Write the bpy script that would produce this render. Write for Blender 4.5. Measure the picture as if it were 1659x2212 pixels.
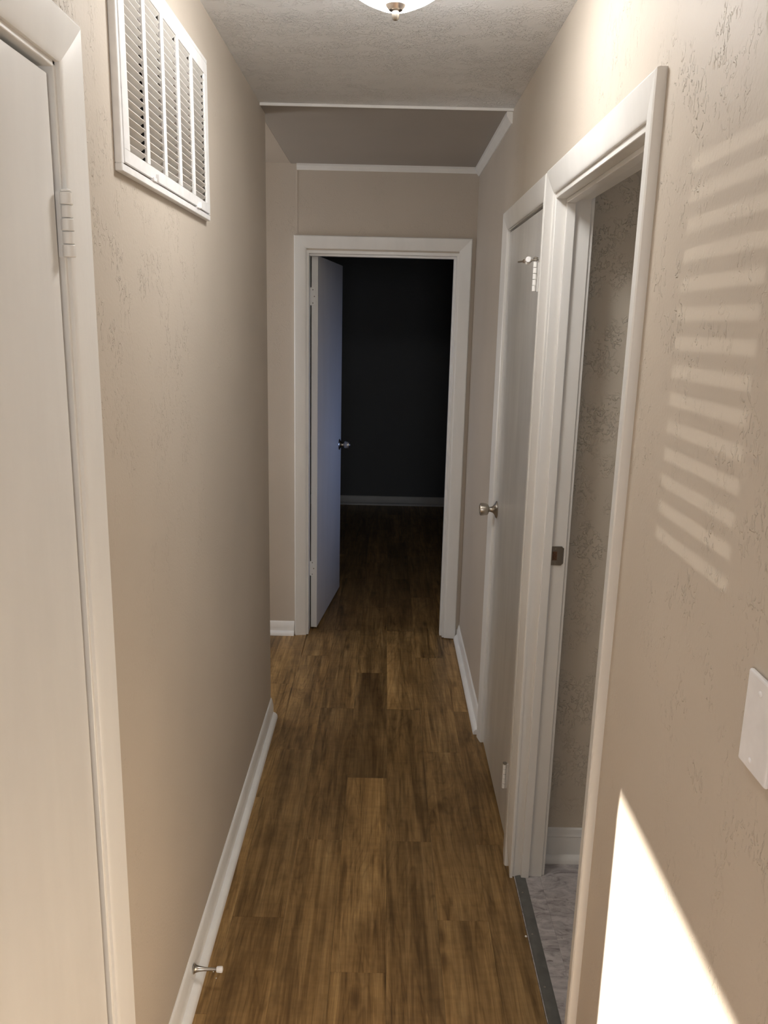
import bpy, bmesh, math, random
from mathutils import Vector, Matrix

for o in list(bpy.data.objects):
    bpy.data.objects.remove(o, do_unlink=True)
scene = bpy.context.scene
C = scene.collection

# ------------------------------------------------------------------ camera
F_PX, YAW, PITCH, ROLL, CAM_H = 1764.5, 0.0003, -0.2271, 0.0227, 1.689
cam_data = bpy.data.cameras.new('camera')
cam_data.sensor_fit = 'HORIZONTAL'
cam_data.sensor_width = 36.0
cam_data.lens = 36.0 * F_PX / 1659.0
cam_data.clip_start = 0.02
cam = bpy.data.objects.new('camera', cam_data)
C.objects.link(cam)
fw = Vector((math.sin(YAW) * math.cos(PITCH), math.cos(YAW) * math.cos(PITCH), math.sin(PITCH)))
rt = Vector((math.cos(YAW), -math.sin(YAW), 0))
up = rt.cross(fw)
rt2 = rt * math.cos(ROLL) + up * math.sin(ROLL)
up2 = up * math.cos(ROLL) - rt * math.sin(ROLL)
cam.matrix_world = Matrix(((rt2.x, up2.x, -fw.x, 0), (rt2.y, up2.y, -fw.y, 0), (rt2.z, up2.z, -fw.z, CAM_H), (0, 0, 0, 1)))
scene.camera = cam

# ------------------------------------------------------------------ world, sun, daylight, exposure
world = bpy.data.worlds.new('world')
scene.world = world
world.use_nodes = True
world.node_tree.nodes['Background'].inputs['Color'].default_value = (0.62, 0.78, 1.0, 1)
world.node_tree.nodes['Background'].inputs['Strength'].default_value = 0.6


def add_sun(name, direction, strength, angle, color):
    d = bpy.data.lights.new(name, 'SUN')
    d.energy = strength
    d.angle = angle
    d.color = color
    o = bpy.data.objects.new(name, d)
    C.objects.link(o)
    o.rotation_euler = Vector(direction).to_track_quat('-Z', 'Y').to_euler()
    o.location = (-6, -6, 5)
    return o


def add_area(name, loc, direction, sx, sy, power, color, spread=math.pi):
    d = bpy.data.lights.new(name, 'AREA')
    d.shape = 'RECTANGLE'
    d.size, d.size_y = sx, sy
    d.energy = power
    d.color = color
    d.spread = spread
    o = bpy.data.objects.new(name, d)
    C.objects.link(o)
    o.location = loc
    o.rotation_euler = Vector(direction).to_track_quat('-Z', 'Z').to_euler()
    return o


# low sun through the open front doorway behind the camera, left
add_sun('sun', (1.0, 1.1, -0.511), 30.0, 0.007, (1.0, 0.93, 0.83))
# second sun added for the wall stripes, almost level, through the blinds
add_sun('added_stripe_sun', (1.0, 2.0, -0.100), 1.1, 0.0012, (1.0, 0.96, 0.88))
# daylight standing in the windows and front doorway, plus a bathroom fill
add_area('daylight_living_window', (0.6, -4.16, 1.45), (0, 1, 0), 1.7, 1.2, 46.0, (0.95, 0.97, 1.0))
add_area('daylight_front_door', (-1.83, -1.475, 1.1), (1, 0, 0), 0.9, 2.0, 45.0, (0.97, 0.98, 1.0))
add_area('daylight_passage_window', (-2.22, 3.85, 1.40), (1, 0, 0), 0.36, 0.6, 11.0, (0.86, 0.92, 1.0))
add_area('bathroom_fill', (1.93, 1.1, 1.5), (-1, 0, 0), 0.6, 0.8, 3.6, (0.95, 0.97, 1.0))  # added fill lamp; this room has no window
add_area('daylight_bedroom_window', (2.22, 4.78, 0.98), (-1, 0, 0), 0.35, 0.5, 0.95, (0.34, 0.50, 1.0), math.radians(50))

vs = scene.view_settings
vs.view_transform = 'Standard'
vs.look = 'None'
vs.gamma = 1.0
vs.use_curve_mapping = False
vs.exposure = 0.10
scene.cycles.max_bounces = 6
scene.cycles.glossy_bounces = 2
scene.cycles.caustics_reflective = False
LAMP_STRENGTH = 43.0

# ------------------------------------------------------------------ measurements (metres)
XL, XR, ZC = -0.474, 0.430, 2.443
YE, YF = 3.285, 4.2576
WT = 0.105                      # wall thickness
YC = 0.306                      # near end of the left hall wall
rnd = random.Random(7)

# ------------------------------------------------------------------ materials
MATS = {}


def new_mat(name):
    m = bpy.data.materials.new(name)
    m.use_nodes = True
    nt = m.node_tree
    b = nt.nodes['Principled BSDF']
    MATS[name] = m
    return m, nt, b


def N(nt, kind, **kw):
    n = nt.nodes.new(kind)
    for k, v in kw.items():
        setattr(n, k, v)
    return n


def ramp(nt, src, stops):
    r = N(nt, 'ShaderNodeValToRGB')
    el = r.color_ramp.elements
    el[0].position, el[0].color = stops[0][0], tuple(stops[0][1]) + (1,)
    el[1].position, el[1].color = stops[-1][0], tuple(stops[-1][1]) + (1,)
    for p, c in stops[1:-1]:
        e = el.new(p)
        e.color = tuple(c) + (1,)
    nt.links.new(src, r.inputs['Fac'])
    return r.outputs['Color']


def noise(nt, vec, scale, detail=3.0, rough=0.55, dist=0.0):
    n = N(nt, 'ShaderNodeTexNoise')
    n.inputs['Scale'].default_value = scale
    n.inputs['Detail'].default_value = detail
    n.inputs['Roughness'].default_value = rough
    n.inputs['Distortion'].default_value = dist
    if vec is not None:
        nt.links.new(vec, n.inputs['Vector'])
    return n.outputs['Fac']


def mathn(nt, op, a, b=None, clamp=False):
    n = N(nt, 'ShaderNodeMath', operation=op)
    n.use_clamp = clamp
    for i, v in enumerate((a, b)):
        if v is None:
            continue
        if isinstance(v, (int, float)):
            n.inputs[i].default_value = v
        else:
            nt.links.new(v, n.inputs[i])
    return n.outputs[0]


def mapping(nt, vec, scale=(1, 1, 1), loc=(0, 0, 0)):
    m = N(nt, 'ShaderNodeMapping')
    m.inputs['Scale'].default_value = scale
    m.inputs['Location'].default_value = loc
    nt.links.new(vec, m.inputs['Vector'])
    return m.outputs['Vector']


def mixc(nt, fac, a, b, blend='MIX'):
    n = N(nt, 'ShaderNodeMix', data_type='RGBA', blend_type=blend)
    for sock, v in ((n.inputs[0], fac), (n.inputs[6], a), (n.inputs[7], b)):
        if isinstance(v, (int, float)):
            sock.default_value = v
        elif isinstance(v, tuple):
            sock.default_value = v + (1,) if len(v) == 3 else v
        else:
            nt.links.new(v, sock)
    return n.outputs[2]


def bump(nt, b, height, strength, distance, prev=None):
    n = N(nt, 'ShaderNodeBump')
    n.inputs['Strength'].default_value = strength
    n.inputs['Distance'].default_value = distance
    nt.links.new(height, n.inputs['Height'])
    if prev is not None:
        nt.links.new(prev, n.inputs['Normal'])
    nt.links.new(n.outputs['Normal'], b.inputs['Normal'])
    return n.outputs['Normal']


def plaster(name, color, bump_dist, patch_lo, patch_hi, size, rough=0.55, vert=0.6, fine=0.0006, rough_end=None, scar_lo=0.565, cover=(0.46, 0.66)):
    """Painted wall with a skip-trowel texture: short raised scars that come in patches."""
    m, nt, b = new_mat(name)
    geo = N(nt, 'ShaderNodeNewGeometry').outputs['Position']
    v = mapping(nt, geo, (1, 1, vert))
    scars = noise(nt, v, size, 2.0, 0.55, 1.1)
    edge = ramp(nt, scars, [(scar_lo, (0, 0, 0)), (scar_lo + 0.06, (1, 1, 1))])
    where = ramp(nt, noise(nt, geo, 2.6, 1.0, 0.6), [(patch_lo, (0.10, 0.10, 0.10)), (patch_hi, (1, 1, 1))])
    where2 = ramp(nt, noise(nt, geo, 14.0, 1.0, 0.5), [(cover[0], (0.0, 0.0, 0.0)), (cover[1], (1, 1, 1))])
    h = mathn(nt, 'MULTIPLY', mathn(nt, 'MULTIPLY', edge, where), where2)
    if rough_end:
        # the plasterer left the near, upper part of the hall rougher than the rest
        sep = N(nt, 'ShaderNodeSeparateXYZ')
        nt.links.new(geo, sep.inputs[0])
        ny = N(nt, 'ShaderNodeMapRange')
        ny.inputs['From Min'].default_value, ny.inputs['From Max'].default_value = rough_end[0], rough_end[1]
        ny.inputs['To Min'].default_value, ny.inputs['To Max'].default_value = 1.0, 0.22
        nt.links.new(sep.outputs['Y'], ny.inputs['Value'])
        nz = N(nt, 'ShaderNodeMapRange')
        nz.inputs['From Min'].default_value, nz.inputs['From Max'].default_value = 0.9, 1.7
        nz.inputs['To Min'].default_value, nz.inputs['To Max'].default_value = 0.25, 1.0
        nt.links.new(sep.outputs['Z'], nz.inputs['Value'])
        h = mathn(nt, 'MULTIPLY', h, mathn(nt, 'MULTIPLY', ny.outputs[0], nz.outputs[0]))
    orange = noise(nt, geo, 160.0, 1.0, 0.5)
    tone = ramp(nt, noise(nt, geo, 1.7, 2.0, 0.6), [(0.3, tuple(c * 0.95 for c in color)), (0.7, tuple(c * 1.04 for c in color))])
    nt.links.new(tone, b.inputs['Base Color'])
    b.inputs['Roughness'].default_value = rough
    b.inputs['Specular IOR Level'].default_value = 0.35
    height = mathn(nt, 'ADD', mathn(nt, 'MULTIPLY', h, bump_dist * 1000.0), mathn(nt, 'MULTIPLY', orange, fine * 600.0))
    bump(nt, b, height, 1.0, 0.001)
    return m


def paint(name, color, rough=0.32, streak=0.0006, spec=0.45, tone=0.04):
    m, nt, b = new_mat(name)
    geo = N(nt, 'ShaderNodeNewGeometry').outputs['Position']
    st = noise(nt, mapping(nt, geo, (60, 60, 5)), 1.0, 3.0, 0.6)
    blob = noise(nt, geo, 45.0, 2.0, 0.5)
    c = ramp(nt, noise(nt, mapping(nt, geo, (9, 9, 2.0)), 1.0, 3.0, 0.6), [(0.3, tuple(x * (1 - tone) for x in color)), (0.7, tuple(min(1, x * (1 + tone)) for x in color))])
    nt.links.new(c, b.inputs['Base Color'])
    b.inputs['Roughness'].default_value = rough
    b.inputs['Specular IOR Level'].default_value = spec
    height = mathn(nt, 'ADD', mathn(nt, 'MULTIPLY', st, streak * 500.0), mathn(nt, 'MULTIPLY', blob, streak * 525.0))
    bump(nt, b, height, 1.0, 0.001)
    return m


def plain(name, color, rough=0.5, metal=0.0, spec=0.5, var=0.05, scale=30.0):
    m, nt, b = new_mat(name)
    obj = N(nt, 'ShaderNodeTexCoord').outputs['Object']
    c = ramp(nt, noise(nt, obj, scale, 2.0), [(0.3, tuple(x * (1 - var) for x in color)), (0.7, tuple(min(1, x * (1 + var)) for x in color))])
    nt.links.new(c, b.inputs['Base Color'])
    b.inputs['Roughness'].default_value = rough
    b.inputs['Metallic'].default_value = metal
    b.inputs['Specular IOR Level'].default_value = spec
    return m


WALL_COL = (0.548, 0.482, 0.405)
M_WALL = plaster('beige_wall_paint', WALL_COL, 0.0030, 0.34, 0.62, 95.0, vert=0.6, rough_end=(1.5, 2.3))
M_BATHWALL = plaster('bath_wall_paint', (0.62, 0.555, 0.46), 0.0024, 0.25, 0.45, 85.0, vert=0.9, scar_lo=0.53, cover=(0.38, 0.58))
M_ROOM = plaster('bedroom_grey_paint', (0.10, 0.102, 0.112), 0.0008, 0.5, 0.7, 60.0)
M_CEIL = plaster('ceiling_texture_paint', (0.79, 0.79, 0.79), 0.0028, 0.20, 0.40, 80.0, rough=0.5, vert=1.0, scar_lo=0.50, cover=(0.34, 0.56))
M_PANEL = plaster('smooth_ceiling_board', (0.37, 0.335, 0.295), 0.0004, 0.6, 0.8, 40.0)
M_DIMTRIM = paint('bedroom_baseboard_dimmed', (0.50, 0.50, 0.50), 0.4, 0.0003)  # white trim greyed in its colour to stand in for the dim room
M_TRIM = paint('white_gloss_paint', (0.79, 0.775, 0.745))
M_BASE = paint('baseboard_paint', (0.86, 0.85, 0.83), 0.30, 0.0003)
M_DOOR = paint('door_paint', (0.75, 0.735, 0.71), 0.30, 0.0005)
M_CLOSET = paint('closet_door_paint', (0.68, 0.67, 0.65), 0.28, 0.0008, tone=0.10)
M_GRILLE = plain('grille_enamel', (0.84, 0.83, 0.82), 0.35)
M_BLADE = plain('grille_blade_enamel', (0.80, 0.77, 0.72), 0.40)
M_DARK = plain('painted_shade', (0.02, 0.02, 0.02), 0.9)  # near-black colour stands in for shade in the duct and door gaps
M_NICKEL = plain('brushed_nickel', (0.50, 0.46, 0.40), 0.28, 1.0)
M_FINIAL = plain('lamp_finial_metal', (0.55, 0.47, 0.40), 0.32, 1.0)
M_STRIKE = plain('strike_plate_metal', (0.30, 0.275, 0.24), 0.42, 1.0, var=0.15)
M_RUST = plain('latch_hole_wood', (0.10, 0.045, 0.02), 0.9, var=0.5, scale=200.0)
M_PLASTIC = plain('white_plastic', (0.83, 0.82, 0.83), 0.35)
M_RUBBER = plain('white_rubber', (0.85, 0.84, 0.83), 0.5)
M_THRESH = plain('threshold_vinyl', (0.11, 0.11, 0.10), 0.45, 0.0, var=0.15)
M_CHIP = plain('paint_chip', (0.85, 0.84, 0.80), 0.6)
M_BLIND = plain('blind_slat', (0.75, 0.74, 0.70), 0.5)


def wood_mat():
    m, nt, b = new_mat('oak_vinyl_plank')
    obj = N(nt, 'ShaderNodeTexCoord').outputs['Object']
    rn = N(nt, 'ShaderNodeObjectInfo').outputs['Random']
    off = N(nt, 'ShaderNodeCombineXYZ')
    nt.links.new(mathn(nt, 'MULTIPLY', rn, 37.0), off.inputs[0])
    nt.links.new(mathn(nt, 'MULTIPLY', rn, 91.0), off.inputs[1])
    nt.links.new(mathn(nt, 'MULTIPLY', rn, 53.0), off.inputs[2])
    add = N(nt, 'ShaderNodeVectorMath', operation='ADD')
    nt.links.new(obj, add.inputs[0])
    nt.links.new(off.outputs[0], add.inputs[1])
    v = add.outputs[0]
    # long grain, wavy cathedral figure, fine pores, blotches and knots
    broad = noise(nt, mapping(nt, v, (11, 0.9, 1)), 1.0, 3.0, 0.55, 0.8)
    figure = noise(nt, mapping(nt, v, (26, 1.6, 1)), 1.0, 4.0, 0.62, 1.4)
    pores = noise(nt, mapping(nt, v, (200, 4.0, 1)), 1.0, 3.0, 0.7)
    mott = noise(nt, mapping(nt, v, (9, 5.0, 1)), 1.0, 4.0, 0.65)
    cross = noise(nt, mapping(nt, v, (14, 55.0, 1)), 1.0, 2.0, 0.6)
    col = ramp(nt, figure, [(0.26, (0.115, 0.064, 0.023)), (0.42, (0.255, 0.153, 0.059)), (0.58, (0.355, 0.222, 0.092)), (0.78, (0.450, 0.302, 0.136))])
    col = mixc(nt, 0.85, col, ramp(nt, broad, [(0.30, (0.50, 0.47, 0.44)), (0.50, (0.95, 0.95, 0.95)), (0.72, (1.22, 1.20, 1.16))]), 'MULTIPLY')
    col = mixc(nt, 0.65, col, ramp(nt, pores, [(0.33, (0.62, 0.60, 0.58)), (0.60, (1.10, 1.10, 1.10))]), 'MULTIPLY')
    col = mixc(nt, 0.7, col, ramp(nt, mott, [(0.30, (0.58, 0.56, 0.54)), (0.55, (1.08, 1.08, 1.08))]), 'MULTIPLY')
    col = mixc(nt, 0.3, col, ramp(nt, cross, [(0.35, (0.78, 0.78, 0.78)), (0.65, (1.18, 1.18, 1.18))]), 'MULTIPLY')
    rings = mathn(nt, 'ABSOLUTE', mathn(nt, 'SINE', mathn(nt, 'MULTIPLY', noise(nt, mapping(nt, v, (6.5, 0.85, 1)), 1.0, 2.0, 0.45, 0.6), 62.0)))
    col = mixc(nt, 0.42, col, ramp(nt, rings, [(0.05, (0.60, 0.57, 0.54)), (0.55, (1.06, 1.06, 1.06))]), 'MULTIPLY')
    vor = N(nt, 'ShaderNodeTexVoronoi')
    vor.inputs['Scale'].default_value = 1.0
    nt.links.new(mapping(nt, v, (8.0, 3.2, 1)), vor.inputs['Vector'])
    knot = ramp(nt, vor.outputs['Distance'], [(0.04, (0.30, 0.26, 0.22)), (0.16, (1, 1, 1))])
    col = mixc(nt, 0.75, col, knot, 'MULTIPLY')
    tint = ramp(nt, rn, [(0.0, (0.76, 0.76, 0.77)), (0.5, (0.98, 0.97, 0.95)), (1.0, (1.20, 1.19, 1.17))])
    col = mixc(nt, 1.0, col, tint, 'MULTIPLY')
    nt.links.new(col, b.inputs['Base Color'])
    b.inputs['Roughness'].default_value = 0.40
    b.inputs['Specular IOR Level'].default_value = 0.32
    bump(nt, b, pores, 0.35, 0.0006)
    return m


M_WOOD = wood_mat()


def marble_mat():
    m, nt, b = new_mat('marbled_vinyl_tile')
    geo = N(nt, 'ShaderNodeNewGeometry').outputs['Position']
    rn = N(nt, 'ShaderNodeObjectInfo').outputs['Random']
    off = N(nt, 'ShaderNodeCombineXYZ')
    nt.links.new(mathn(nt, 'MULTIPLY', rn, 40.0), off.inputs[0])
    nt.links.new(mathn(nt, 'MULTIPLY', rn, 77.0), off.inputs[1])
    add = N(nt, 'ShaderNodeVectorMath', operation='ADD')
    nt.links.new(geo, add.inputs[0])
    nt.links.new(off.outputs[0], add.inputs[1])
    rot = N(nt, 'ShaderNodeMapping')
    rot.inputs['Rotation'].default_value = (0, 0, 0.9)
    rot.inputs['Scale'].default_value = (1, 2.4, 1)
    nt.links.new(add.outputs[0], rot.inputs['Vector'])
    a = noise(nt, rot.outputs[0], 16.0, 5.0, 0.68, 0.9)
    s = noise(nt, rot.outputs[0], 34.0, 3.0, 0.6, 0.4)
    col = ramp(nt, a, [(0.30, (0.17, 0.15, 0.145)), (0.45, (0.36, 0.33, 0.325)), (0.62, (0.50, 0.465, 0.455)), (0.8, (0.56, 0.545, 0.53))])
    col = mixc(nt, 0.8, col, ramp(nt, s, [(0.26, (0.30, 0.27, 0.25)), (0.36, (1, 1, 1))]), 'MULTIPLY')
    nt.links.new(col, b.inputs['Base Color'])
    b.inputs['Roughness'].default_value = 0.38
    return m


M_MARBLE = marble_mat()


def lamp_glass():
    m, nt, b = new_mat('lit_frosted_glass')
    b.inputs['Base Color'].default_value = (0.9, 0.9, 0.88, 1)
    b.inputs['Roughness'].default_value = 0.3
    b.inputs['Emission Color'].default_value = (1.0, 0.985, 0.96, 1)
    b.inputs['Emission Strength'].default_value = LAMP_STRENGTH
    return m


M_LAMP = lamp_glass()


def window_glass():
    m, nt, b = new_mat('window_glass')
    b.inputs['Base Color'].default_value = (0.9, 0.95, 0.95, 1)
    b.inputs['Roughness'].default_value = 0.05
    b.inputs['Transmission Weight'].default_value = 1.0
    return m


# ------------------------------------------------------------------ builders
def link(name, me, mat, parent=None):
    o = bpy.data.objects.new(name, me)
    C.objects.link(o)
    if mat is not None and not me.materials:
        me.materials.append(mat)
    if parent is not None:
        o.parent = parent
        o.matrix_parent_inverse = Matrix.Translation(-parent_loc(parent))
    return o


def parent_loc(p):
    v = Vector((0, 0, 0))
    while p is not None:
        v = v + p.location
        p = p.parent if False else None
    return v


def tag(o, label, cat, kind=None, group=None):
    o['label'] = label
    o['category'] = cat
    if kind:
        o['kind'] = kind
    if group:
        o['group'] = group
    return o


def empty(name, loc=(0, 0, 0)):
    o = bpy.data.objects.new(name, None)
    C.objects.link(o)
    o.location = loc
    o.empty_display_size = 0.05
    return o


class MB:
    """collects shapes given in world coordinates; build() makes one object"""

    def __init__(self):
        self.v, self.f = [], []

    def add(self, verts, faces):
        n = len(self.v)
        self.v += [tuple(p) for p in verts]
        self.f += [tuple(i + n for i in f) for f in faces]
        return self

    def box(self, x0, x1, y0, y1, z0, z1):
        vs_ = [(x, y, z) for z in (z0, z1) for y in (y0, y1) for x in (x0, x1)]
        return self.add(vs_, [(0, 2, 3, 1), (4, 5, 7, 6), (0, 1, 5, 4), (2, 6, 7, 3), (0, 4, 6, 2), (1, 3, 7, 5)])

    def loft(self, rings, caps=True, closed=True):
        n = len(rings[0])
        vs_ = [p for r in rings for p in r]
        fs = []
        for k in range(len(rings) - 1):
            for i in range(n if closed else n - 1):
                j = (i + 1) % n
                fs.append((k * n + i, k * n + j, (k + 1) * n + j, (k + 1) * n + i))
        if caps:
            fs.append(tuple(reversed(range(n))))
            fs.append(tuple((len(rings) - 1) * n + i for i in range(n)))
        return self.add(vs_, fs)

    def lathe(self, origin, axis, prof, seg=24):
        """prof: (distance along axis, radius)"""
        a = Vector(axis).normalized()
        t = Vector((0, 0, 1)) if abs(a.z) < 0.9 else Vector((1, 0, 0))
        u = a.cross(t).normalized()
        w = a.cross(u)
        o = Vector(origin)
        rings = []
        for d, r in prof:
            rings.append([o + a * d + (u * math.cos(2 * math.pi * k / seg) + w * math.sin(2 * math.pi * k / seg)) * max(r, 1e-5) for k in range(seg)])
        return self.loft(rings)

    def cyl(self, p0, p1, r, seg=14):
        p0, p1 = Vector(p0), Vector(p1)
        L = (p1 - p0).length
        e = min(r * 0.12, L * 0.1)
        return self.lathe(p0, p1 - p0, [(0, r - e), (e, r), (L - e, r), (L, r - e)], seg)

    def build(self, name, mat, parent=None, bevel=0.0, seg=2, smooth=False, angle=40):
        me = bpy.data.meshes.new(name)
        bm = bmesh.new()
        vv = [bm.verts.new(p) for p in self.v]
        for f in self.f:
            try:
                bm.faces.new([vv[i] for i in f])
            except ValueError:
                pass
        bmesh.ops.recalc_face_normals(bm, faces=bm.faces)
        if bevel > 0:
            es = [e for e in bm.edges if len(e.link_faces) == 2 and e.calc_face_angle(0) > math.radians(35)]
            bmesh.ops.bevel(bm, geom=es, offset=bevel, segments=seg, profile=0.5, affect='EDGES', clamp_overlap=True)
        if smooth:
            for f in bm.faces:
                f.smooth = True
            for e in bm.edges:
                if len(e.link_faces) == 2 and e.calc_face_angle(0) > math.radians(angle):
                    e.smooth = False
        bm.to_mesh(me)
        bm.free()
        return link(name, me, mat, parent)


def bx(name, x0, x1, y0, y1, z0, z1, mat, parent=None, bevel=0.0, seg=2):
    return MB().box(x0, x1, y0, y1, z0, z1).build(name, mat, parent, bevel, seg)


# ranch casing profile: (distance from the opening, projection from the wall)
def ranch(w, t=0.018):
    return [(0.0, 0.0), (0.0, 0.0065), (0.0025, 0.0085), (0.008, 0.0098), (w * 0.45, t * 0.76), (w - 0.012, t - 0.0008), (w - 0.005, t), (w - 0.0012, t - 0.002), (w, t - 0.006), (w, 0.0)]


def casing(parent, to_world, u0, u1, z_in, w, legs=(True, True), shear=((0, 0), (0, 0)), t=0.018, mat=None, floor=0.0, worn=None):
    """door casing round an opening u0..u1: two mitred legs and a head.
    to_world(u, z, out) -> xyz; shear = ((inner, outer) shift at the floor) for each leg"""
    pr = ranch(w, t)
    mat = mat or M_TRIM
    for k, (u, s) in enumerate(((u0, -1), (u1, 1))):
        if not legs[k]:
            continue
        sh = shear[k]
        rings = []
        zs = [floor, 0.35, 1.0, 2.0] if not worn or worn != k else [floor, 0.03, 0.075, 0.13, 0.35, 1.0, 2.0]
        for z in zs:
            kk = 1 - z / z_in
            chew = 0.0
            if worn == k:
                chew = {floor: 0.011, 0.03: 0.008, 0.075: 0.0035, 0.13: 0.0008}.get(z, 0.0)
            ring = []
            for d, o in pr:
                dd = d / w
                ring.append(to_world(u + s * d + kk * (sh[0] * (1 - dd) + sh[1] * dd) - s * chew * 2.2 * dd, z, max(0.0, o - chew * dd) if o > 0 else 0.0))
            rings.append(ring)
        rings.append([to_world(u + s * d, z_in + d, o) for d, o in pr])
        MB().loft(rings).build('casing_leg', mat, parent, smooth=True, angle=28)
    MB().loft([[to_world(u0 - d, z_in + d, o) for d, o in pr], [to_world(u1 + d, z_in + d, o) for d, o in pr]]).build('casing_head', mat, parent, smooth=True, angle=28)


def knob(parent, origin, axis, mat=None):
    mat = mat or M_NICKEL
    k = MB().lathe(origin, axis, [(0.024, 0.009), (0.030, 0.010), (0.034, 0.0205), (0.037, 0.0225), (0.055, 0.0245), (0.063, 0.0235), (0.0655, 0.019), (0.066, 0.016), (0.0635, 0.014), (0.0635, 0.0)], 28).build('knob', mat, parent, smooth=True)
    MB().lathe(origin, axis, [(0.0, 0.033), (0.0015, 0.0335), (0.003, 0.0325), (0.006, 0.026), (0.011, 0.017), (0.017, 0.012), (0.024, 0.010), (0.026, 0.010)], 28).build('rose', mat, k, smooth=True)
    return k


# ================================================================== THE SETTING
# ---- walls
mb = MB()
DL0, DL1 = 0.52, 1.246                 # left (linen) door opening
VY0, VY1, VZ0, VZ1 = 1.541, 2.168, 1.973, 2.270   # return air opening
mb.box(XL - WT, XL, YC, DL0 - 0.014, 0, ZC)
mb.box(XL - WT, XL, DL0 - 0.014, DL1 + 0.014, 2.04, ZC)
mb.box(XL - WT, XL, DL1 + 0.014, VY0, 0, ZC)
mb.box(XL - WT, XL, VY0, VY1, 0, VZ0)
mb.box(XL - WT, XL, VY0, VY1, VZ1, ZC)
mb.box(XL - WT, XL, VY1, YE, 0, ZC)
tag(mb.build('wall_left', M_WALL), 'beige textured hallway wall on the left, with the return air grille', 'wall', 'structure')

BY0, BY1 = 1.468, 2.25                 # bathroom opening
CY0, CY1 = 2.392, 3.10                 # closet opening
mb = MB()
mb.box(XR, XR + WT - 0.015, -0.35, BY0 - 0.016, 0, ZC)
mb.box(XR, XR + WT - 0.015, BY0 - 0.016, BY1 + 0.016, 2.03, ZC)
mb.box(XR, XR + WT - 0.015, BY1 + 0.016, CY0 - 0.012, 0, ZC)
mb.box(XR, XR + WT - 0.015, CY0 - 0.012, CY1 + 0.012, 2.036, ZC)
mb.box(XR, XR + WT - 0.015, CY1 + 0.012, YF, 0, ZC)
tag(mb.build('wall_right', M_WALL), 'beige textured hallway wall on the right with sunlight falling on it', 'wall', 'structure')

FX0, FX1, FZ = -0.416, 0.350, 2.036    # bedroom doorway
mb = MB()
mb.box(-2.3, FX0 - 0.0005, YF, YF + WT, 0, ZC)
mb.box(FX0 - 0.0005, FX1 + 0.0005, YF, YF + WT, FZ + 0.0005, ZC)
mb.box(FX1 + 0.0005, 2.3, YF, YF + WT, 0, ZC)
tag(mb.build('wall_far', M_WALL), 'beige end wall of the hallway around the dark bedroom doorway', 'wall', 'structure')

wf = bpy.data.objects['wall_far']
MB().loft([[Vector((XL + 0.016 + dx_, YF - o_, z_)) for dx_, o_ in ((-0.010, 0.0), (-0.006, 0.0010 * k_), (-0.002, 0.0022 * k_), (0.0005, 0.0012 * k_), (0.003, 0.0003), (0.004, 0.0))] for z_, k_ in ((2.112, 0.25), (2.20, 0.6), (2.30, 1.0), (2.405, 1.3))]).build('plaster_joint', M_WALL, wf, smooth=True)
tag(bx('wall_passage', -2.3, XL - WT, YE - WT, YE, 0, ZC, M_WALL), 'beige wall of the side passage behind the left hallway wall', 'wall', 'structure')
mb = MB()
mb.box(-2.4, -2.3, YE - WT, 3.43, 0, ZC).box(-2.4, -2.3, 4.13, YF + WT, 0, ZC)
mb.box(-2.4, -2.3, 3.43, 4.13, 0, 0.9).box(-2.4, -2.3, 3.43, 4.13, 1.9, ZC)
tag(mb.build('wall_passage_end', M_WALL), 'beige end wall of the side passage with a window', 'wall', 'structure')

# bedroom shell
RY = 7.613
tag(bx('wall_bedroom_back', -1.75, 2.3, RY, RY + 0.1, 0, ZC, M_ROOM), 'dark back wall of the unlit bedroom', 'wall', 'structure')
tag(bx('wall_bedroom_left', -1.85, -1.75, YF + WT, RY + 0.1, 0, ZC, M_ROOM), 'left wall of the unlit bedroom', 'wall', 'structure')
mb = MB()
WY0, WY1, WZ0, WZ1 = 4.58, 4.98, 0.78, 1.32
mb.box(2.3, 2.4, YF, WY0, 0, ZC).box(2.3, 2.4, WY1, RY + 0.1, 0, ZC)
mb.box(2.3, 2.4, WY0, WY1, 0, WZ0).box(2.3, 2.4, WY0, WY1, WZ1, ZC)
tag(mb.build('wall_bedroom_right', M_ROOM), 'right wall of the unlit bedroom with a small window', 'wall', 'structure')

# bathroom and closet shells
BXW = XR + WT - 0.015
tag(bx('wall_bathroom_back', BXW, 1.95, 2.344, 2.41, 0, ZC, M_BATHWALL), 'textured greige bathroom wall seen through the right doorway', 'wall', 'structure')
mb = MB()
mb.box(1.95, 2.05, 0.1, 2.41, 0, ZC).box(BXW, 1.95, 0.1, 0.2, 0, ZC)
tag(mb.build('wall_bathroom', M_BATHWALL), 'bathroom walls out of view beside the right doorway', 'wall', 'structure')
mb = MB()
mb.box(1.05, 1.12, 2.41, 3.3, 0, ZC).box(BXW, 1.12, 3.22, 3.3, 0, ZC)
tag(mb.build('wall_closet', M_WALL), 'closet walls behind the closed narrow door', 'wall', 'structure')

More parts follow.
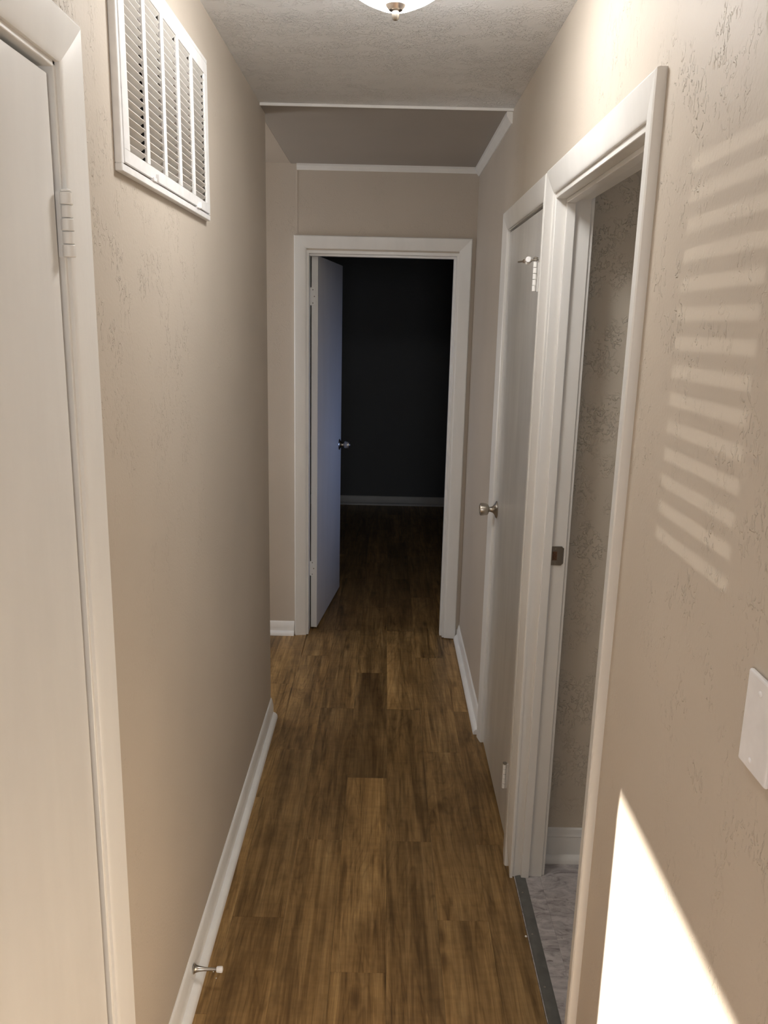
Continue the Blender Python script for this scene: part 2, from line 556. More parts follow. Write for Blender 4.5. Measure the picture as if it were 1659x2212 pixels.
# living room behind the camera (front door open on the left, blinds further back)
LX = -1.8
OD0, OD1, ODZ = -1.95, -1.0, 2.22
BW0, BW1, BWZ0, BWZ1 = -3.72, -3.21, 1.555, 2.20
mb = MB()
mb.box(LX - 0.1, LX, OD1, YC, 0, ZC).box(LX - 0.1, LX, OD0, OD1, ODZ, ZC)
mb.box(LX - 0.1, LX, BW1, OD0, 0, ZC)
mb.box(LX - 0.1, LX, BW0, BW1, 0, BWZ0).box(LX - 0.1, LX, BW0, BW1, BWZ1, ZC)
mb.box(LX - 0.1, LX, -4.3, BW0, 0, ZC)
tag(mb.build('wall_living_left', M_WALL), 'living room outer wall behind the camera with front doorway', 'wall', 'structure')
mb = MB()
mb.box(LX, -0.25, -4.3, -4.2, 0, ZC).box(1.45, 2.6, -4.3, -4.2, 0, ZC)
mb.box(-0.25, 1.45, -4.3, -4.2, 0, 0.85).box(-0.25, 1.45, -4.3, -4.2, 2.05, ZC)
tag(mb.build('wall_living_back', M_WALL), 'living room wall with a wide window behind the camera', 'wall', 'structure')
mb = MB()
mb.box(2.5, 2.6, -4.2, -0.35, 0, ZC).box(BXW, 2.6, -0.45, -0.35, 0, ZC).box(LX, XL - WT, YC, YC + 0.1, 0, ZC)
tag(mb.build('wall_living', M_WALL), 'remaining living room walls behind the camera', 'wall', 'structure')

# unseen slab added to cut the sun off at waist height in the hall
mb = MB()
mb.box(-5.0, -1.9, -8.5, 0.5, 3.70, 3.80).box(-5.0, -4.9, -8.5, 0.5, 3.645, 3.80)
tag(mb.build('sun_cutoff_slab', M_TRIM), 'unseen slab added outside the front door to cut off the sun', 'sun blocker', 'structure')

# ---- ceiling with the smooth board over the far end
ceil = bx('ceiling', -2.4, 2.6, -4.3, RY + 0.1, ZC, ZC + 0.1, M_CEIL)
tag(ceil, 'off-white textured hallway ceiling', 'ceiling', 'structure')
YP = 3.158
bx('panel', XL - 0.018, XR, YP, YF, ZC - 0.006, ZC, M_PANEL, ceil, 0.0015, 1)
bx('panel', -2.3, XL - 0.020, YE, YF, ZC - 0.003, ZC, M_WALL, ceil)


def strip(name, p0, p1, mat, prof_out, prof_down, out, down, label):
    """small moulding with a rounded outer edge along p0 -> p1"""
    p0, p1, out, down = Vector(p0), Vector(p1), Vector(out), Vector(down)
    pts = [(0, 0), (prof_out, 0), (prof_out, prof_down * 0.35), (prof_out * 0.72, prof_down * 0.62), (prof_out * 0.45, prof_down * 0.8), (prof_out * 0.2, prof_down), (0, prof_down)]
    o = MB().loft([[p + out * a + down * b for a, b in pts] for p in (p0, p1)]).build(name, mat, None, 0.0)
    return tag(o, label, 'trim', 'structure')


zt = ZC
strip('trim_1', (XL, YP - 0.006, zt), (XR, YP - 0.006, zt), M_TRIM, 0.026, 0.009, (0, 1, 0), (0, 0, -1), 'thin white batten across the ceiling where the smooth board begins')
zt = ZC - 0.006
strip('trim_2', (XL + 0.012, YF, zt), (XR - 0.004, YF, zt), M_TRIM, 0.014, 0.028, (0, -1, 0), (0, 0, -1), 'white moulding along the top of the end wall')
strip('trim_3', (XR, YP + 0.012, zt), (XR, YF, zt), M_TRIM, 0.022, 0.040, (-1, 0, 0), (0, 0, -1), 'short white moulding in the right ceiling corner')

# ---- floors
sub = bx('floor', -2.4, 2.6, -4.3, RY + 0.1, -0.06, -0.0052, M_WOOD)
tag(sub, 'brown oak-look plank floor running down the hallway', 'floor', 'structure')
PW, PL = 0.149, 0.958
PHASE = {-3: 2.047, -2: 2.418, -1: 1.847, 0: 2.418, 1: 2.05, 2: 2.41, -4: 2.66}
plank_mesh = {}


def plank(x0, x1, y0, y1):
    w, l = round(x1 - x0, 4), round(y1 - y0, 4)
    if w < 0.006 or l < 0.012:
        return
    key = (w, l)
    me = plank_mesh.get(key)
    g = 0.00012
    if me is None:
        o = MB().box(g, w - g, g, l - g, -0.005, 0.0).build('plank', M_WOOD, None, 0.0004, 1)
        plank_mesh[key] = o.data
    else:
        o = bpy.data.objects.new('plank', me)
        C.objects.link(o)
    o.location = (x0, y0, 0)
    o.parent = sub


for k in range(-16, 16):
    xa = 0.034 + PW * k
    xb = xa + PW
    ph = PHASE.get(k, rnd.uniform(0, PL))
    y = ph - PL * math.floor((ph + 0.4) / PL) - PL
    while y < RY:
        y0, y1 = y, y + PL
        y += PL
        # piece(s) on this side of the end wall and in the bedroom
        doorway = xb > -0.40 and xa < 0.335
        parts = []
        xr = 0.4355
        if doorway:
            if y1 > YF + 0.05 and y0 < YF + 0.05 and (xa < -0.40 or xb > 0.335):
                parts.append((max(xa, -0.40), min(xb, 0.335), y0, y1))
            else:
                parts.append((xa, xb if y0 > YF else min(xb, xr), y0, y1))
        else:
            a, b_ = max(xa, -2.3), min(xb, xr)
            if xb <= XL - 0.005:
                parts.append((a, b_, max(y0, YE), min(y1, YF + 0.03)))
            elif xa < xr:
                parts.append((a, b_, y0, min(y1, YF + 0.03)))
            parts.append((max(xa, -1.75), min(xb, 2.3), max(y0, YF + 0.03), y1))
        for a, b_, c, d in parts:
            c, d = max(c, -0.4), min(d, RY)
            if b_ - a > 0.006 and d - c > 0.012:
                plank(a, b_, c, d)

bf = bx('floor_bathroom', XR + 0.006, 1.95, 0.2, 2.344, -0.005, 0.0015, M_MARBLE)
tag(bf, 'grey marbled vinyl tile floor of the bathroom', 'floor', 'structure')
TS = 0.3048
xs = [0.470, 0.517]
while xs[-1] < 1.94:
    xs.append(min(xs[-1] + TS, 1.95))
for i in range(len(xs) - 1):
    yt = 2.340
    sizes = [0.19 if i % 2 == 0 else 0.32]
    first = True
    while yt > 0.25:
        s = sizes[0] if first else TS
        first = False
        o = MB().box(xs[i] + 0.0002, xs[i + 1] - 0.0002, yt - s + 0.0002, yt - 0.0002, 0.0015, 0.0035).build('tile', M_MARBLE, bf, 0.0003, 1)
        yt -= s


# ---- baseboards: ogee board plus quarter-round shoe, swept along a wall line
def baseboard(name, p0, p1, out, label, h=0.082, shoe=0.019, m0=0.0, m1=0.0, mat=None):
    p0, p1, out = Vector(p0), Vector(p1), Vector(out)
    d = (p1 - p0).normalized()
    t = 0.012
    board = [(0, 0), (t, 0), (t, h * 0.55), (t * 0.95, h * 0.66), (t * 0.70, h * 0.80), (t * 0.55, h * 0.90), (t * 0.35, h * 0.97), (t * 0.15, h), (0, h)]
    ring = lambda p, m, pts: [p + out * a + Vector((0, 0, b)) + d * (m * a) for a, b in pts]
    root = MB().loft([ring(p0, m0, board), ring(p1, m1, board)]).build(name, mat or M_BASE, smooth=True, angle=30)
    r = shoe
    q = [(t, 0.0), (t + r, 0.0)] + [(t + r * math.cos(a), 0.004 + r * math.sin(a)) for a in (0.25, 0.55, 0.85, 1.15, 1.45)] + [(t, r + 0.004)]
    MB().loft([ring(p0, m0, q), ring(p1, m1, q)]).build('shoe_moulding', mat or M_BASE, root, smooth=True, angle=35)
    return tag(root, label, 'baseboard', 'structure')


baseboard('baseboard_left', (XL, DL1 + 0.070, 0), (XL, YE, 0), (1, 0, 0), 'white baseboard along the left hallway wall', h=0.088, m1=-0.35)
baseboard('baseboard_right', (XR, CY1 + 0.062, 0), (XR, YF, 0), (-1, 0, 0), 'short white baseboard right of the end doorway', h=0.078, m1=-1.0)
baseboard('baseboard_far', (-2.3, YF, 0), (FX0 - 0.064, YF, 0), (0, -1, 0), 'white baseboard left of the bedroom doorway', h=0.076)
baseboard('baseboard_far_corner', (FX1 + 0.066, YF, 0), (XR, YF, 0), (0, -1, 0), 'tiny baseboard return beside the end doorway', h=0.05, m1=-1.0)
baseboard('baseboard_bedroom', (-1.75, RY, 0), (2.3, RY, 0), (0, -1, 0), 'pale baseboard on the dark bedroom back wall', h=0.085, mat=M_DIMTRIM)
# taller bathroom base with a bead
root = MB().loft([[Vector((x, 2.344 - a, b)) for a, b in [(0, 0.0035), (0.013, 0.0035), (0.013, 0.082), (0.011, 0.087), (0.0125, 0.090), (0.011, 0.094), (0.0085, 0.100), (0.008, 0.106), (0.006, 0.112), (0.001, 0.116), (0, 0.116)]] for x in (BXW, 1.95)]).build('baseboard_bathroom', M_TRIM, smooth=True, angle=25)
MB().loft([[Vector((x, 2.344 - a, b)) for a, b in [(0.013, 0.0035), (0.032, 0.0035), (0.031, 0.012), (0.027, 0.019), (0.021, 0.024), (0.013, 0.026)]] for x in (BXW, 1.95)]).build('shoe_moulding', M_TRIM, root, smooth=True, angle=35)
tag(root, 'tall moulded white baseboard on the bathroom wall', 'baseboard', 'structure')

# ================================================================== DOORS
# ---- bedroom door at the end: open into the dark room
d1 = empty('door_1', (FX0, YF, 0))
tag(d1, 'white flush door standing open into the dark bedroom at the hall end', 'door', 'structure')
tw = lambda u, z, o: Vector((u, YF - o, z))
casing(d1, tw, FX0 + 0.002, FX1 - 0.002, 2.044, 0.062)
JT = 0.014
bx('jamb', FX0, FX0 + JT, YF - 0.001, YF + WT + 0.001, 0, FZ, M_TRIM, d1, 0.001, 1)
bx('jamb', FX1 - JT, FX1, YF - 0.001, YF + WT + 0.001, 0, FZ, M_TRIM, d1, 0.001, 1)
bx('jamb', FX0, FX1, YF - 0.0013, YF + WT + 0.0013, FZ - JT - 0.0005, FZ + 0.0003, M_TRIM, d1, 0.001, 1)
bx('door_stop_strip', FX1 - JT - 0.011, FX1 - JT, YF + 0.025, YF + 0.062, 0, FZ - JT - 0.0118, M_TRIM, d1, 0.001, 1)
bx('door_stop_strip', FX0 + JT, FX1 - JT, YF + 0.025, YF + 0.062, FZ - JT - 0.0115, FZ - JT - 0.0005, M_TRIM, d1, 0.001, 1)
# leaf in its own frame: hinge corner at the origin, opened a little short of square
hx, hy = -0.3965, YF + 0.078
ang = math.radians(83.3)
dirv = Vector((math.cos(ang), math.sin(ang), 0))
nrm = Vector((dirv.y, -dirv.x, 0))       # right-hand face
LW, LT = 0.735, 0.034
lp = lambda a, b, z: Vector((hx, hy, 0)) + dirv * a + nrm * b + Vector((0, 0, z))
leaf = MB().loft([[lp(a, b, z) for a, b in ((0, 0), (LW, 0), (LW, LT), (0, LT))] for z in (0.014, 2.016)]).build('leaf', M_DOOR, d1, 0.0012, 1)
for zc_, hh in ((1.815, 0.089), (0.358, 0.084)):
    h_ = MB()
    h_.loft([[lp(-0.0022, b, z) for b in (-0.012, 0.024)] + [lp(0.0005, b, z) for b in (0.024, -0.012)] for z in (zc_ - hh / 2, zc_ + hh / 2)])
    hg = h_.build('hinge', M_TRIM, leaf, 0.0006, 1)
    MB().cyl(lp(-0.002, -0.014, zc_ - hh / 2), lp(-0.002, -0.014, zc_ + hh / 2), 0.005, 10).build('hinge_barrel', M_TRIM, leaf, smooth=True)
    for bz, bb in ((0.033, 0.008), (0.0, 0.016), (-0.033, 0.008)):
        MB().lathe(lp(-0.0022, bb, zc_ + bz), -dirv, [(0, 0.0034), (0.0007, 0.0028), (0.0008, 0.0)], 10).build('screw', M_STRIKE, leaf)
knob(leaf, lp(LW - 0.062, LT, 0.955), nrm)
MB().lathe(lp(LW - 0.062, 0, 0.955), -nrm, [(0.0, 0.033), (0.003, 0.0325), (0.011, 0.017), (0.026, 0.010), (0.034, 0.0205), (0.055, 0.0245), (0.066, 0.016), (0.066, 0.0)], 24).build('knob', M_NICKEL, leaf, smooth=True)

# ---- bathroom doorway (frame only: its leaf is swung out of sight)
d2 = empty('door_2', (XR, (BY0 + BY1) / 2, 0))
tag(d2, 'white painted bathroom door frame with a strike plate on the right', 'door frame', 'structure')
rw = lambda u, z, o: Vector((XR - o, u, z))
casing(d2, rw, BY0 + 0.004, BY1 + 0.004, 2.028, 0.064, shear=((0.03, 0.036), (-0.01, -0.035)), worn=1)
JX1 = BXW + 0.003
JT = 0.016
bx('jamb', XR - 0.001, JX1, BY1, BY1 + JT, 0, 2.03, M_TRIM, d2, 0.0012, 1)
bx('jamb', XR - 0.001, JX1, BY0 - JT, BY0, 0, 2.03, M_TRIM, d2, 0.0012, 1)
bx('jamb', XR - 0.001, JX1, BY0, BY1, 2.014, 2.0295, M_TRIM, d2, 0.0012, 1)
bx('door_stop_strip', XR + 0.026, XR + 0.050, BY1 - 0.011, BY1, 0.004, 2.0028, M_TRIM, d2, 0.0015, 2)
bx('door_stop_strip', XR + 0.026, XR + 0.050, BY0, BY0 + 0.011, 0.004, 2.0028, M_TRIM, d2, 0.0015, 2)
bx('door_stop_strip', XR + 0.026, XR + 0.050, BY0, BY1, 2.003, 2.014, M_TRIM, d2, 0.0015, 2)
for y0, y1 in ((BY1 + 0.004, BY1 + 0.060), (BY0 - 0.060, BY0 - 0.004)):
    bx('casing_leg', BXW, BXW + 0.012, y0, y1, 0.004, 2.09, M_TRIM, d2, 0.002, 2)
bx('casing_head', BXW, BXW + 0.012, BY0 - 0.060, BY1 + 0.060, 2.034, 2.09, M_TRIM, d2, 0.002, 2)
# strike plate with a curved lip, latch hole and two screws
SZ, SX0, SX1 = 1.052, XR + 0.0505, XR + 0.084
ring = []
for x, z in ((SX0, -0.028), (SX1 - 0.004, -0.028), (SX1, -0.024), (SX1, 0.024), (SX1 - 0.004, 0.028), (SX0, 0.028)):
    ring.append((x, z))
st = MB().loft([[Vector((x, y, SZ + z)) for x, z in ring] for y in (BY1 - 0.0018, BY1)]).build('strike_plate', M_STRIKE, d2)
lip = []
for k in range(7):
    a = k / 6
    lip.append([Vector((SX1 + 0.0075 * math.sin(a * 1.4) - 0.001, BY1 - 0.0018 + 0.010 * (1 - math.cos(a * 1.4)), SZ + s * (0.024 - 0.010 * a * a))) for s in (-1, 1)])
me_ = MB()
pts = [p for r in lip for p in r]
me_.add(pts + [p + Vector((-0.0012, 0.0012, 0)) for p in pts], [f for k in range(6) for f in ((2 * k, 2 * k + 1, 2 * k + 3, 2 * k + 2), (14 + 2 * k, 14 + 2 * k + 2, 14 + 2 * k + 3, 14 + 2 * k + 1))])
me_.build('lip', M_STRIKE, st, smooth=True)
bx('latch_hole', SX0 + 0.004, SX0 + 0.017, BY1 - 0.0022, BY1 - 0.0017, SZ - 0.013, SZ + 0.013, M_RUST, st)
for s in (-1, 1):
    MB().lathe((SX0 + 0.012, BY1 - 0.0018, SZ + s * 0.0205), (0, -1, 0), [(0, 0.0030), (0.0006, 0.0026), (0.0008, 0)], 12).build('screw', M_NICKEL, st)

# ---- closet door, closed
d3 = empty('door_3', (XR, (CY0 + CY1) / 2, 0))
tag(d3, 'narrow closed white closet door with nickel knob on the right', 'door', 'structure')
casing(d3, rw, CY0 + 0.004, CY1 - 0.004, 2.026, 0.064, shear=((0.0, -0.030), (0.0, -0.012)))
bx('jamb', XR - 0.001, BXW, CY0 - 0.012, CY0 + 0.004, 0, 2.028, M_TRIM, d3, 0.001, 1)
bx('jamb', XR - 0.001, BXW, CY1 - 0.004, CY1 + 0.012, 0, 2.028, M_TRIM, d3, 0.001, 1)
bx('jamb', XR - 0.001, BXW, CY0 + 0.004, CY1 - 0.004, 2.024, 2.0355, M_TRIM, d3, 0.001, 1)
leaf3 = bx('leaf', XR + 0.0015, XR + 0.035, CY0 + 0.008, CY1 - 0.008, 0.014, 2.016, M_CLOSET, d3, 0.0012, 1)
bx('door_stop_strip', XR + 0.037, XR + 0.05, CY0 + 0.004, CY1 - 0.004, 0.0, 2.024, M_DARK, d3)  # full sheet behind the leaf, shade of the gap painted as black
knob(leaf3, (XR + 0.0015, 3.045, 1.005), (-1, 0, 0))
for z0, z1 in ((1.786, 1.868), (0.214, 0.300)):
    hx3, hy3 = XR - 0.0175, CY0 + 0.016
    n = 5
    hi = None
    for k in range(n):
        a, b_ = z0 + (z1 - z0) * k / n + 0.0006, z0 + (z1 - z0) * (k + 1) / n - 0.0006
        o = MB().cyl((hx3, hy3, a), (hx3, hy3, b_), 0.0062, 14).build('hinge' if k == 0 else 'knuckle', M_BASE if z0 > 1 else M_TRIM, leaf3 if k == 0 else hi, smooth=True)
        if k == 0:
            hi = o
    bx('hinge_leaf', XR - 0.0165, XR + 0.0018, hy3 - 0.0015, hy3 + 0.003, z0, z1, M_TRIM, hi)
    MB().lathe((hx3, hy3, z1), (0, 0, 1), [(0, 0.003), (0.008 if z0 > 1 else 0.002, 0.003), (0.0085 if z0 > 1 else 0.0025, 0.007), (0.0105 if z0 > 1 else 0.005, 0.007), (0.012 if z0 > 1 else 0.0065, 0.004)], 14).build('hinge_pin', M_NICKEL, hi, smooth=True)
# hinge-pin door stop clipped on the upper hinge
hs = MB()
zs_ = 1.8725
hs.cyl((XR - 0.0175, CY0 + 0.016, zs_ - 0.002), (XR - 0.0175, CY0 + 0.016, zs_ + 0.002), 0.0085, 16)
a0, a1 = Vector((XR - 0.0175, CY0 + 0.016, zs_)), Vector((XR - 0.052, CY0 + 0.108, zs_))
hs.cyl(a0, a1, 0.0026, 10)
hs_o = hs.build('hinge_pin_door_stop', M_NICKEL, smooth=True)
tag(hs_o, 'nickel hinge-pin door stop with white bumper on closet door hinge', 'door stop')
pm = a0.lerp(a1, 0.36)
MB().lathe(pm + Vector((-0.001, 0, 0.002)), (-0.35, -0.93, 0.05), [(-0.004, 0.006), (-0.002, 0.0092), (0.004, 0.0092), (0.008, 0.0088), (0.011, 0.0075), (0.0115, 0.002), (0.0105, 0.0)], 18).build('bumper', M_RUBBER, hs_o, smooth=True)
pn = a0.lerp(a1, 0.62)
MB().lathe(pn, a1 - a0, [(-0.005, 0.004), (-0.0045, 0.006), (0.0045, 0.006), (0.005, 0.004)], 6).build('nut', M_FINIAL, hs_o)
MB().lathe(pn + Vector((0.006, -0.012, -0.004)), (0.9, 0.3, -0.2), [(-0.003, 0.006), (-0.001, 0.0078), (0.004, 0.0078), (0.005, 0.006)], 16).build('pad', M_RUBBER, hs_o, smooth=True)

# ---- left door, closed
d4 = empty('door_4', (XL, (DL0 + DL1) / 2, 0))
tag(d4, 'cream white closed flush door with painted hinges at the left edge', 'door', 'structure')
lw_ = lambda u, z, o: Vector((XL + o, u, z))
casing(d4, lw_, DL0 - 0.004, DL1 + 0.004, 2.034, 0.066)
bx('jamb', XL - WT, XL + 0.001, DL1 - 0.004, DL1 + 0.014, 0, 2.03, M_TRIM, d4, 0.001, 1)
bx('jamb', XL - WT, XL + 0.001, DL0 - 0.014, DL0 + 0.004, 0, 2.03, M_TRIM, d4, 0.001, 1)
bx('jamb', XL - WT, XL + 0.001, DL0 + 0.004, DL1 - 0.004, 2.026, 2.0395, M_TRIM, d4, 0.001, 1)
leaf4 = bx('leaf', XL - 0.040, XL - 0.005, DL0 + 0.008, DL1 - 0.013, 0.014, 2.016, M_DOOR, d4, 0.0015, 1)
bx('door_stop_strip', XL - 0.052, XL - 0.040, DL0 + 0.004, DL1 - 0.004, 0.0, 2.026, M_DARK, d4)  # black backing across the opening; paints the shade in the leaf gap
for z0, z1 in ((1.772, 1.862), (0.19, 0.28)):
    hx4, hy4 = XL + 0.0085, DL1 - 0.006
    hi = None
    n = 5
    for k in range(n):
        a, b_ = z0 + (z1 - z0) * k / n + 0.0005, z0 + (z1 - z0) * (k + 1) / n - 0.0005
        o = MB().cyl((hx4, hy4, a), (hx4, hy4, b_), 0.0092 if k % 2 == 0 else 0.0084, 18).build('hinge' if k == 0 else 'knuckle', M_TRIM, leaf4 if k == 0 else hi, smooth=True)
        if k == 0:
            hi = o
    bx('hinge_leaf', XL - 0.006, XL + 0.0085, hy4 - 0.003, hy4 + 0.003, z0, z1, M_TRIM, hi)
    MB().lathe((hx4, hy4, z1), (0, 0, 1), [(0, 0.0075), (0.002, 0.0078), (0.0035, 0.006), (0.004, 0.0)], 14).build('hinge_pin', M_TRIM, hi, smooth=True)

# ---- windows out of view that let the daylight in
def window(name, label, x, y0, y1, z0, z1, axis='x', depth=0.1):
    w = empty(name, (x, (y0 + y1) / 2, z0) if axis == 'x' else ((y0 + y1) / 2, x, z0))
    tag(w, label, 'window', 'structure')
    f = 0.035
    for a, b_, c, d in ((y0, y1, z0, z0 + f), (y0, y1, z1 - f, z1), (y0, y0 + f, z0 + f, z1 - f), (y1 - f, y1, z0 + f, z1 - f)):
        if axis == 'x':
            bx('frame', x - 0.02, x + 0.02, a, b_, c, d, M_TRIM, w)
        else:
            bx('frame', a, b_, x - 0.02, x + 0.02, c, d, M_TRIM, w)
    return w


window('window_1', 'wide living room window behind the camera', -4.25, -0.25, 1.45, 0.85, 2.05, 'y')
window('window_2', 'side passage window out of view on the left', -2.35, 3.43, 4.13, 0.9, 1.9)
window('window_3', 'small bedroom window out of view on the right', 2.35, WY0, WY1, WZ0, WZ1)
w4 = window('window_4', 'living room window with horizontal blinds behind the camera', LX - 0.08, BW0, BW1, BWZ0, BWZ1)
slat = None
z = BWZ0 + 0.03
while z < BWZ1 - 0.02:
    if slat is None:
        ca, sa = math.cos(math.radians(52)), math.sin(math.radians(52))
        pts = [(-0.015, -0.0004), (0.0, 0.0008), (0.015, -0.0004), (0.015, -0.0010), (0.0, 0.0002), (-0.015, -0.0010)]
        slat = MB().loft([[Vector((a * ca + b * sa, y, a * -sa + b * ca)) for a, b in pts] for y in (BW0 + 0.002, BW1 - 0.002)]).build('slat', M_BLIND)
        o = slat
    else:
        o = bpy.data.objects.new('slat', slat.data)
        C.objects.link(o)
    o.location = (LX - 0.03, 0, z)
    o.parent = w4
    o.matrix_parent_inverse = Matrix.Translation(-w4.location)
    z += 0.0415

# ================================================================== THINGS
# ---- flush ceiling light
LCX, LCY = 0.001, 1.812
lamp = empty('ceiling_light', (LCX, LCY, ZC))
tag(lamp, 'lit frosted glass bowl ceiling light with nickel finial', 'ceiling light')
A_, C_, ZB = 0.126, 0.102, 2.302
zb = 2.3065                     # seat of the finial cap, inside the dimple of the bowl
prof = [(0.0040, 0.004), (0.0038, 0.019), (0.0024, 0.025), (0.0014, 0.030), (0.0022, 0.038)]
prof += [(C_ * (1 - math.cos(math.pi / 2 * k / 16)), A_ * math.sin(math.pi / 2 * k / 16)) for k in range(5, 17)]
MB().lathe((LCX, LCY, ZB), (0, 0, 1), prof, 48).build('glass_bowl', M_LAMP, lamp, smooth=True, angle=80)
MB().lathe((LCX, LCY, ZC), (0, 0, -1), [(0, 0.136), (0.034, 0.136), (0.0365, 0.132), (0.0365, 0.02)], 48).build('base_pan', M_NICKEL, lamp, smooth=True)
cap = MB().lathe((LCX, LCY, zb + 0.004), (0, 0, -1), [(0, 0.0235), (0.002, 0.0245), (0.004, 0.0235), (0.010, 0.016), (0.0135, 0.0135), (0.0140, 0.006), (0.018, 0.006)], 28).build('finial_cap', M_FINIAL, lamp, smooth=True)
MB().lathe((LCX, LCY, zb - 0.010), (0, 0, -1), [(0, 0.0066), (0.004, 0.0066), (0.005, 0.0078), (0.010, 0.0078), (0.0145, 0.0068), (0.0175, 0.004), (0.0185, 0.0)], 20).build('finial', M_NICKEL, cap, smooth=True)

# ---- return air grille in the left wall
gr = empty('return_air_grille', (XL, 1.85, 1.934))
tag(gr, 'white steel return air grille high on the left wall', 'air grille')
G0, G1, GZ0, GZ1, GP = 1.494, 2.207, 1.934, 2.310, 0.013
xo = XL + GP
# outer frame: four bars with a stepped face
for a, b_, c, d in ((G0, G1, GZ0, GZ0 + 0.013), (G0, G1, GZ1 - 0.010, GZ1), (G0, G0 + 0.012, GZ0 + 0.013, GZ1 - 0.010), (G1 - 0.010, G1, GZ0 + 0.013, GZ1 - 0.010)):
    bx('frame', XL, xo, a, b_, c, d, M_GRILLE, gr, 0.0012, 1)
# hinged face panel: border strips and four mullions, blades between
P0, P1, PZ0, PZ1 = G0 + 0.0145, G1 - 0.0115, GZ0 + 0.0165, GZ1 - 0.0115
xf0, xf1 = xo - 0.004, xo + 0.001
for a, b_, c, d in ((P0, P1, PZ0, VZ0), (P0, P1, VZ1, PZ1), (P0, VY0, VZ0, VZ1), (VY1, P1, VZ0, VZ1)):
    bx('face_border', xf0, xf1, a, b_, c, d, M_GRILLE, gr, 0.0006, 1)
bars = [1.6586, 1.7855, 1.910, 2.037]
BWD = 0.020
cols = []
prev = VY0
for y in bars:
    bx('mullion', xf0, xf1, y - BWD / 2, y + BWD / 2, VZ0, VZ1, M_GRILLE, gr, 0.0008, 1)
    cols.append((prev, y - BWD / 2))
    prev = y + BWD / 2
cols.append((prev, VY1))
NB = 20
pit = (VZ1 - VZ0) / NB
for (a, b_) in cols:
    L = b_ - a
    mesh = None
    for k in range(NB):
        zt_ = VZ1 - k * pit
        if mesh is None:
            dx, dz = 0.0140, 0.0095
            o = MB().loft([[Vector((x, y, z)) for x, z in ((-0.0006, 0.0), (0.0, -0.0004), (0.0002, -0.0016), (-0.0012, -0.0026), (-dx * 0.5, -0.0026 - dz * 0.45), (-dx, -0.0026 - dz), (-dx - 0.0004, -0.0018 - dz), (-dx * 0.5 - 0.0003, -0.0018 - dz * 0.42), (-0.0014, -0.0012))] for y in (0.0003, L - 0.0003)]).build('blade', M_BLADE)
            mesh = o.data
        else:
            o = bpy.data.objects.new('blade', mesh)
            C.objects.link(o)
        o.location = (xo - 0.0015, a, zt_ - 0.0005)
        o.parent = gr
        o.matrix_parent_inverse = Matrix.Translation(-gr.location)
for y in (1.70, 2.075):
    la = bx('latch', xo - 0.004, xo + 0.0035, y - 0.020, y + 0.006, PZ0 - 0.0035, PZ0 + 0.004, M_GRILLE, gr, 0.0008, 1)
    bx('latch_tab', xo, xo + 0.007, y, y + 0.0022, PZ0 - 0.002, PZ0 + 0.012, M_GRILLE, la, 0.0005, 1)
# dark duct box behind the blades
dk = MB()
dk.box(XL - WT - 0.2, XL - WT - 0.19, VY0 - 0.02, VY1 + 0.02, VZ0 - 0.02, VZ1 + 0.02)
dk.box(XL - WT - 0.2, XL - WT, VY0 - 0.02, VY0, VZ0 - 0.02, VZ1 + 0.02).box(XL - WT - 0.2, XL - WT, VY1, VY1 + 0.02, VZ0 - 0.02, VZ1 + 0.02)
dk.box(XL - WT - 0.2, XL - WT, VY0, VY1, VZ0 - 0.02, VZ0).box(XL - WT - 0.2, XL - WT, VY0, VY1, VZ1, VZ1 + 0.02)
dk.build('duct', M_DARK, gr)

# ---- switch cover plate at the right edge
SY1, SPZ0, SPZ1 = 0.876, 1.199, 1.314
pl = bx('wall_plate', XR - 0.0065, XR, 0.806, SY1, SPZ0, SPZ1, M_PLASTIC, None, 0.0045, 3)
tag(pl, 'blank white plastic cover plate screwed to the right wall', 'wall plate')
for y, z in ((0.8415, 1.296), (0.8455, 1.2125)):
    MB().lathe((XR - 0.0064, y, z), (-1, 0, 0), [(0, 0.0036), (0.0008, 0.0036), (0.0016, 0.0024), (0.0018, 0)], 14).build('screw', M_PLASTIC, pl, smooth=True)
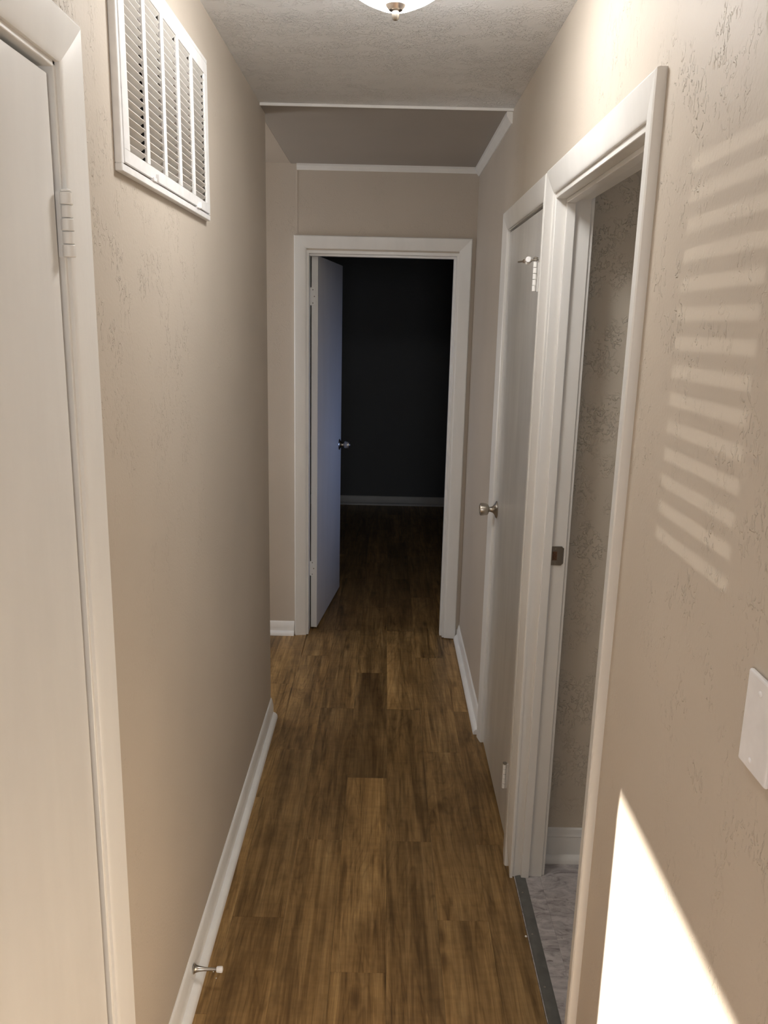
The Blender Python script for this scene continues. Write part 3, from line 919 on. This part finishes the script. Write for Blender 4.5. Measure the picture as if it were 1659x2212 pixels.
# ---- rigid door stop screwed to the left baseboard
DSY, DSZ = 1.783, 0.058
ds = MB().lathe((XL + 0.0118, DSY, DSZ), (1, 0, 0), [(0, 0.0128), (0.002, 0.0130), (0.004, 0.0105), (0.008, 0.0085), (0.016, 0.0066), (0.027, 0.0050), (0.040, 0.0042), (0.056, 0.0040), (0.060, 0.0040)], 24).build('door_stop', M_NICKEL, smooth=True)
tag(ds, 'nickel rod door stop with white rubber tip on the left baseboard', 'door stop')
MB().lathe((XL + 0.0118, DSY, DSZ), (1, 0, 0), [(0.058, 0.0055), (0.059, 0.0072), (0.061, 0.0076), (0.071, 0.0082), (0.0735, 0.0072), (0.0745, 0.004), (0.0745, 0.0)], 20).build('rubber_tip', M_RUBBER, ds, smooth=True)

# ---- transition strip at the bathroom doorway
T0, T1 = 0.4365, 0.4705
pts = [(T0, 0.0), (T0 + 0.003, 0.0028), (T0 + 0.010, 0.0052), ((T0 + T1) / 2, 0.0060), (T1 - 0.010, 0.0056), (T1 - 0.002, 0.0046), (T1, 0.0036), (T1, 0.0)]
th = MB().loft([[Vector((x, y, z)) for x, z in pts] for y in (BY0 + 0.001, BY1 + 0.035)]).build('threshold_strip', M_THRESH, smooth=True, angle=30)
tag(th, 'dark grey transition strip on the floor of the bathroom doorway', 'threshold')
for y in (1.60, 1.806, 1.995, 2.17):
    MB().lathe(((T0 + T1) / 2 - 0.004, y, 0.0056), (0, 0, 1), [(0, 0.0032), (0.0007, 0.0028), (0.0008, 0)], 12).build('screw', M_STRIKE, th)

# ---- flakes of paint on the floor
for x, y, r, lab in ((0.4315, 1.993, 0.0034, 'white paint flake on the planks beside the grey transition strip'),
                     (-0.425, 1.838, 0.0016, 'tiny white speck on the floor in the shadow of the door stop'),
                     (-0.413, 1.816, 0.0016, 'tiny white speck on the floor just nearer than the door stop')):
    p = [(r * (1 + 0.35 * math.sin(3 * k)) * math.cos(k * 1.047), r * (1 + 0.3 * math.cos(2 * k)) * 1.4 * math.sin(k * 1.047)) for k in range(6)]
    o = MB().loft([[Vector((x + a * s, y + b * s, z)) for a, b in p] for z, s in ((0.0, 1.0), (0.0011, 0.8))]).build('paint_flake', M_CHIP)
    tag(o, lab, 'paint flake', group='specks on the hallway floor')
